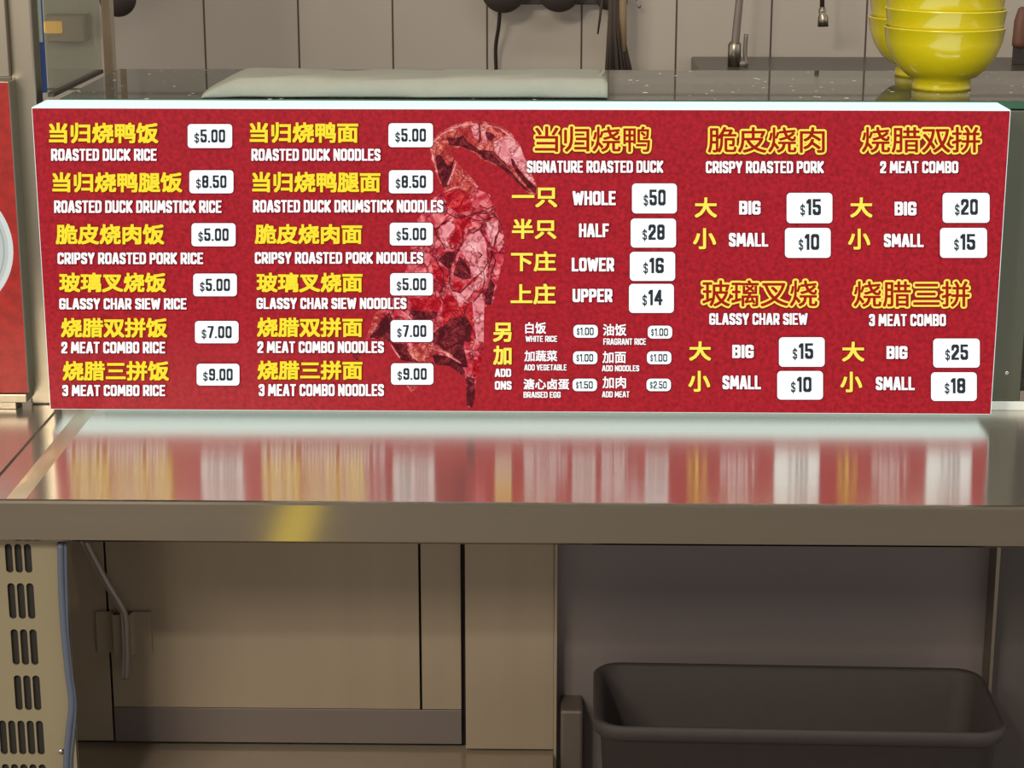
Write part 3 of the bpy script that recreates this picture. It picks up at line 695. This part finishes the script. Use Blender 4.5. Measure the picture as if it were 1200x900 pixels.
F.poly(z3_([(455, 605), (540, 605), (525, 635), (490, 655)]), SKO, 1)
F.poly(z3_([(80, 385), (140, 380), (120, 430), (90, 430)]), SKD, 1)
def stroke(pts, w, m, layer):
    n = len(pts)
    for i, (a, b_) in enumerate(zip(pts, pts[1:])):
        wa, wb = (w*(.45+.55*math.sin(math.pi*(j+.5)/(n+.5))) for j in (i, i+1))
        q = hull([(round(a[0]+math.cos(t)*wa/2, 3), round(a[1]+math.sin(t)*wa/2, 3)) for t in (.4, 1.97, 3.54, 5.11)] + [(round(b_[0]+math.cos(t)*wb/2, 3), round(b_[1]+math.sin(t)*wb/2, 3)) for t in (.4, 1.97, 3.54, 5.11)])
        P = [face(*p) for p in q]; F.add(P, [tuple(range(len(P)))], m, layer)
for l in ([(740, 110), (735, 180), (700, 260), (650, 370), (640, 480), (660, 540), (720, 555), (800, 470), (880, 400), (915, 330)], [(860, 110), (890, 170), (920, 210), (940, 260), (930, 330), (915, 380)], [(985, 60), (990, 120), (965, 180), (950, 250)], [(540, 120), (580, 80), (640, 50)], [(575, 180), (610, 250)], [(640, 200), (655, 250), (690, 230)], [(880, 400), (890, 480), (860, 560), (810, 620)], [(930, 260), (965, 330), (940, 420)], [(500, 60), (540, 110), (555, 170)], [(530, 300), (560, 350), (600, 420), (600, 500)], [(700, 640), (740, 720), (770, 630)], [(780, 30), (850, 50), (900, 40), (960, 20)], [(800, 140), (850, 110), (890, 60)], [(600, 500), (570, 560), (600, 620)], [(840, 270), (870, 290), (850, 310)]):
    stroke(z2_(l), 1.7, SKD, 6)
for l in ([(300, 800), (370, 835), (450, 820), (520, 790), (600, 800), (670, 760)], [(520, 800), (590, 850), (600, 900)], [(550, 740), (610, 765), (650, 740)], [(330, 830), (250, 880)], [(260, 700), (300, 760), (280, 800)], [(640, 790), (690, 840), (720, 890)], [(350, 370), (320, 460), (280, 580)], [(540, 90), (550, 170), (545, 250)], [(640, 310), (700, 370), (790, 450)]):
    stroke(z1_(l), 1.8, SKD, 6)
for l in ([(190, 240), (250, 180), (340, 135), (430, 105), (530, 98)], [(172, 300), (188, 390), (215, 470)], [(360, 410), (335, 490), (300, 570)], [(600, 110), (700, 130), (780, 190), (850, 280)], [(420, 500), (480, 550), (530, 590)], [(290, 625), (340, 600), (400, 590)]):
    stroke(z1_(l), 2.2, SKL, 6)
for l in ([(610, 340), (720, 370), (790, 420), (840, 450)], [(430, 90), (470, 120), (500, 150)], [(350, 320), (380, 370), (410, 410)]):
    stroke(z3_(l), 1.9, SKL, 6)
dk = F.build('duck_picture', sign); dk['label'] = 'printed picture of a whole roast duck hung with a curved neck'

# ------------------------------------------------------------------ neighbour's lit sign at the far left
xr = aty(10, 95, .05).x; zt_ = aty(5, 96, .05).z-CT; zb_ = aty(20, 461, .05).z-CT
s2 = thing('menu_lightbox', 'red backlit sign with a white plate, cut off at the left edge', 'menu board', (xr-.3, .05, CT))
o = off(s2)
bm = bmesh.new(); box(bm, (xr-.6, .051, CT+zb_), (xr, .1, CT+zt_), .001, o); obj('casing', bm, STEEL, s2)
bm = bmesh.new(); box(bm, (xr-.599, .049, CT+zb_+.001), (xr-.001, .0515, CT+zt_-.001), 0, o); obj('face_panel', bm, REDFACE2, s2)
bm = bmesh.new(); box(bm, (xr-.6, .046, CT+zb_-.0115), (xr-.002, .1, CT+zb_-.0005), .001, o); obj('bottom_frame', bm, STEEL, s2)
bm = bmesh.new(); box(bm, (xr-.6, .06, CT), (xr-.57, .09, CT+zb_-.0115), .001, o); obj('foot', bm, STEEL, s2)
bm = bmesh.new(); box(bm, (xr-.06, .06, CT), (xr-.02, .09, CT+zb_-.0115), .001, o); obj('foot', bm, STEEL, s2)
bm = bmesh.new(); pc = aty(-66, 290, .048); R_ = .089
PL = [emat('lit_plate_print', (186, 192, 188), .95), emat('lit_plate_rim_print', (206, 212, 208), .95), emat('lit_plate_ring_print', (160, 164, 160), .95)]
for i, (r, m_) in enumerate(((R_, 1), (R_*.93, 0), (R_*.88, 2), (R_*.86, 0), (R_*.72, 1), (R_*.70, 0))):
    vsn = [bm.verts.new(Vector((pc.x+r*math.cos(t*math.pi/36), .0487-.0003*i, pc.z+r*math.sin(t*math.pi/36)))-o) for t in range(72)]
    f = bm.faces.new(vsn); f.material_index = m_
obj('plate_picture', bm, PL, s2)
bm = bmesh.new(); box(bm, (xr-.6, .07, CT+zt_+.004), (xr-.004, .08, 2.2), .001)
pn = obj('screen', bm, STEEL); tag(pn, 'pale upright screen above the cut-off red sign at the left edge', 'screen')

# ------------------------------------------------------------------ folded towel
tl = thing('towel', 'long folded grey green cloth lying on the glass behind the menu', 'towel', (-.1, .13, ZG))
XL, XR = aty(237, 116, .09).x+.1, aty(711, 110, .12).x+.1
def towel_mesh(x0, x1, depth, hfun, y0, z0=0, n=90, ring=20, wob=.0012, taper=True):
    bm = bmesh.new(); rings = []
    for i in range(n+1):
        t = i/n; x = x0+(x1-x0)*t; h = hfun(t)
        d = depth*(1-.55*max(0, (.10-t)/.10)**1.2) if taper else depth
        r = []
        for k in range(ring):
            a = 2*math.pi*k/ring; ca, sa = math.cos(a), math.sin(a)
            cx_ = math.copysign(abs(ca)**.45, ca); sz = math.copysign(abs(sa)**.30, sa)
            wv = wob*(math.sin(x*31+k*.9)+.6*math.sin(x*73+k*2.1))
            yy = y0+depth*.5-(depth-d)*.5 + cx_*d*.5 + (wv if abs(ca) > .6 else 0)
            zz = z0 + h*.5*(1+sz) + (wv*.8 if sz > .4 else 0)
            r.append(bm.verts.new((x, yy, max(zz, z0+.0003))))
        rings.append(r)
    for a, c in zip(rings, rings[1:]):
        for k in range(ring): bm.faces.new((a[k], a[(k+1) % ring], c[(k+1) % ring], c[k])).smooth = True
    bm.faces.new(rings[0]); bm.faces.new(rings[-1]); return bm
def ht(t):
    e = min(1, (t/.095))**.8 if t < .095 else 1
    end = max(0, (t-.985)/.015)
    return .004 + .0245*e*(1-.25*end**2) + .0010*math.sin(t*9+.6)+.0005*math.sin(t*31)
bm = towel_mesh(XL, XR, .105, ht, -.045, 0)
obj('cloth', bm, TOWEL, tl, True)
bm = bmesh.new()
tube(bm, smoothpath([(XR-.006, -.040, .005), (XR-.012, -.043, .012), (XR-.006, -.030, .019), (XR-.010, -.020, .025), (XR-.004, .010, .029), (XR-.004, .045, .027)], 5), .0026, 8)
obj('hem', bm, TOWELD, tl, True)

# ------------------------------------------------------------------ yellow bowls
prof = [(0, .006), (.034, .006), (.036, 0), (.0385, 0), (.0388, .004), (.0375, .014), (.045, .017), (.058, .028), (.068, .043), (.0755, .062), (.0782, .0795), (.0795, .0808), (.0792, .0822), (.0775, .0822), (.0762, .079), (.0735, .062), (.066, .045), (.055, .030), (.040, .021), (0, .019)]
bm = bmesh.new(); lathe(bm, prof, 64); bmesh.ops.recalc_face_normals(bm, faces=bm.faces)
bowl_me = bpy.data.meshes.new('bowl'); bm.to_mesh(bowl_me); bm.free(); bowl_me.materials.append(YELLOW)
for p in bowl_me.polygons: p.use_smooth = True
ca_ = atz(1103, 104, ZG); cb_ = atz(1092, 94.5, ZG)
words = ['lowest', 'second', 'third', 'fourth']
for st, (cx0, cy0, n, zz) in enumerate(((ca_.x, ca_.y, 3, .0235), (ca_.x+.004, ca_.y+.161, 3, .0262))):
    for k in range(n):
        ob = bpy.data.objects.new('bowl', bowl_me); COL.objects.link(ob)
        ob.location = (cx0+random.uniform(-.001, .001)*k, cy0, ZG+.0002+zz*k)
        ob.rotation_euler = (0, math.radians([0, 0.6, .6, .6][k]) if st == 0 else 0, random.random())
        tag(ob, ('glossy yellow bowl, %s from the glass in the front stack at right' if st == 0 else 'yellow bowl, %s from the glass in the half hidden rear stack')
            % words[k].replace('lowest', 'first'), 'bowl', 'yellow bowls stacked on the glass')

# ------------------------------------------------------------------ things on and before the tiled wall
YW = 1.88
# dark worktop along the wall at right
zbk = aty(950, 66.5, 1.9).z; xl = aty(818, 75, 1.7).x
bw = thing('back_worktop', 'dark stone worktop against the tiled wall at the right', 'counter', (1.4, 1.55, 0))
o = off(bw)
bm = bmesh.new(); box(bm, (xl, 1.2, zbk-.04), (2.6, 1.899, zbk), .003, o); obj('slab', bm, GRANITE, bw)
bm = bmesh.new(); box(bm, (xl+.03, 1.25, 0), (2.55, 1.89, zbk-.0405), .003, o); obj('cabinet', bm, STEEL_DARK, bw)
# riser tap
q = lambda x, y, Y=1.7: aty(x, y, Y)
tp = thing('riser_tap', 'upright chrome water tap with sleeve and side lever on the dark worktop', 'tap', (q(860, 84).x, 1.7, zbk))
o = off(tp); bx_ = q(860, 84).x
bm = bmesh.new(); tube(bm, [(bx_, 1.7, zbk), (bx_+.001, 1.7, q(860, 50).z), q(866.5, 0) , q(870, -60)], [.0085, .0085, .0078, .0078], 16, 0, o); obj('riser', bm, STEEL_DARK, tp, True)
bm = bmesh.new(); tube(bm, [(bx_, 1.7, q(860, 79).z), (bx_, 1.7, q(860, 52).z), (bx_+.0005, 1.7, q(860, 49).z)], [.0135, .0135, .0105], 18, 0, o); obj('sleeve', bm, STEEL, tp, True)
bm = bmesh.new(); tube(bm, smoothpath([(bx_+.010, 1.7, q(0, 73).z), (bx_+.024, 1.7, q(0, 71).z), q(873, 62), q(874.5, 40)], 5), [.008]*6+[.0045]*10, 12, 0, o); obj('lever', bm, STEEL_DARK, tp, True)
# hanging nozzle
hz = thing('hose_nozzle', 'slim chrome hose nozzle hanging beside the yellow bowls', 'nozzle', (q(964, 30).x, 1.7, q(964, 32).z))
o = off(hz)
bm = bmesh.new(); tube(bm, [q(963.5, -80), q(963.5, 18)], .0048, 12, 0, o); obj('stem', bm, DARKIRON, hz, True)
bm = bmesh.new(); tube(bm, [q(963.5, 8), q(963.5, 13), q(963.5, 16), q(964.5, 20), q(964.5, 31)], [.0055, .008, .006, .0105, .0112], 14, 0, o); obj('tip', bm, STEEL, hz, True)
# rail and hanging pans
a, b_ = aty(596, -4, 1.86), aty(735, 5, 1.86)
rl = thing('utensil_rail', 'dark iron rail fixed to the tiled wall above the cloth', 'rail', (a.x, 1.88, b_.z)); o = off(rl)
bm = bmesh.new(); box(bm, (a.x, 1.845, b_.z), (b_.x, 1.862, b_.z+.05), .002, o); obj('bar', bm, DARKIRON, rl)
for xx in (a.x+.03, b_.x-.03):
    bm = bmesh.new(); box(bm, (xx-.01, 1.861, b_.z+.015), (xx+.01, 1.9, b_.z+.04), .001, o); obj('bracket', bm, DARKIRON, rl)
def ladle(pxc, pyb, rp_, label, Y=1.79):
    c = aty(pxc, pyb, Y); r = rp_/555
    t = thing('ladle', label, 'ladle', (c.x, Y, c.z+r)); bm = bmesh.new()
    pf = [(r*math.sin(k*math.pi/2/10), -r*.42*math.cos(k*math.pi/2/10)) for k in range(11)] + [(r*.97, .001)] + [(r*.95*math.sin(k*math.pi/2/10), -r*.39*math.cos(k*math.pi/2/10)) for k in range(10, -1, -1)]
    lathe(bm, pf, 40); bmesh.ops.rotate(bm, matrix=Matrix.Rotation(-math.pi/2, 3, 'X'), verts=bm.verts)
    # dish faces the wall
    obj('dish', bm, DARKIRON, t, True)
    bm = bmesh.new(); tube(bm, [(0, .012, r*.9), (0, .02, r+.04), (0, .022, r+.34)], [.006, .006, .008], 10); obj('handle', bm, WOOD, t, True)
    return t
ladle(590, 15.5, 26, 'dark round pan hanging left above the folded cloth, with a cord below')
ladle(655, 14.5, 25, 'dark round pan hanging in the middle above the folded cloth')
ladle(712, 12, 14, 'small dark round pan hanging beside the bristle brush', 1.83)
ladle(139, 20, 22, 'dark round pan hanging on the tiles near the left rear post')
bm = bmesh.new(); tube(bm, smoothpath([aty(586, 6, 1.80), aty(584.5, 30, 1.82), aty(581, 55, 1.85), aty(581.5, 84, 1.87), aty(583, 130, 1.885)], 6), .0042, 8)
tag(obj('cord', bm, DARKIRON, None, True), 'thin dark cord hanging down the tiles below a round pan', 'cord')
bm = bmesh.new(); tube(bm, [aty(707, -14, 1.80), aty(703.5, 18, 1.80), aty(700.5, 40, 1.80)], [.0035, .0028, .0018], 8)
tag(obj('skewer', bm, DARKIRON, None, True), 'thin pointed metal skewer hanging left of the brush', 'skewer')
# bristle brush
bs = thing('brush', 'long dark bristle brush with pale wooden handle hanging on the tiles', 'brush', aty(727, 86, 1.775)); o = off(bs)
bm = bmesh.new()
for k in range(90):
    u = random.uniform(-1, 1); w_ = random.uniform(-1, 1)*.008; e = random.uniform(-3, 1)
    tube(bm, [aty(721.5+u*7.0, -10, 1.775)+Vector((0, w_*.5, 0)), aty(721+u*8.5, 35, 1.775)+Vector((0, w_, 0)), aty(725+u*15.5, 86+e, 1.775)+Vector((0, w_*1.6, 0))], .0017, 5, 0, o)
obj('bristles', bm, BRISTLE, bs)
bm = bmesh.new(); tube(bm, [aty(729.5, -60, 1.76), aty(730, 20, 1.76), aty(732, 60, 1.762)], [.0082, .0078, .004], 12, 0, o); obj('handle', bm, WOOD, bs, True)
bm = bmesh.new(); tube(bm, smoothpath([aty(746, -20, 1.86), aty(746.5, 0, 1.86), aty(748.5, 9, 1.86), aty(750.5, 6, 1.858)], 5), .0022, 8)
tube(bm, [aty(746, -20, 1.86), aty(746, -20, 1.905)], .003, 8)
tag(obj('hook', bm, CHROME, None, True), 'small bright wire hook on the tiles right of the brush', 'hook')
# cleaver leaning at the right edge
cl = thing('knife', 'red brown wooden knife handle standing at the right edge beyond the bowls', 'knife', (aty(1195, 70, 1.75).x, 1.75, zbk)); o = off(cl)
bm = bmesh.new()
tube(bm, [aty(1192.5, 55, 1.75), aty(1194, 50, 1.75), aty(1196, 25, 1.75), aty(1199, 11, 1.75), aty(1199.5, 8, 1.75)], [.0125, .0145, .0135, .0105, .005], 14, 0, o); obj('handle', bm, REDWOOD, cl, True)
bm = bmesh.new(); A_ = aty(1187, 55, 1.75); B_ = aty(1206, 55, 1.75); box(bm, (A_.x, 1.747, zbk), (B_.x, 1.753, A_.z+.002), .001, o); obj('blade', bm, DARKIRON, cl)
# small warm lamp box on the wall seen through the partition
wl = thing('wall_lamp', 'small wall box with a glowing amber lamp seen through the glass partition', 'lamp', aty(76, 33, 1.85)); o = off(wl)
a, b_ = aty(55, 50, 1.86), aty(99, 17, 1.86)
bm = bmesh.new(); box(bm, (a.x, 1.86, a.z), (b_.x, 1.9, b_.z), .004, o); obj('housing', bm, STEEL_PANEL, wl)
a, b_ = aty(52, 39, 1.855), aty(72, 25, 1.855)
bm = bmesh.new(); box(bm, (a.x, 1.85, a.z), (b_.x, 1.862, b_.z), .003, o); obj('lens', bm, emat('amber_lamp', (236, 176, 84), 1.0), wl)
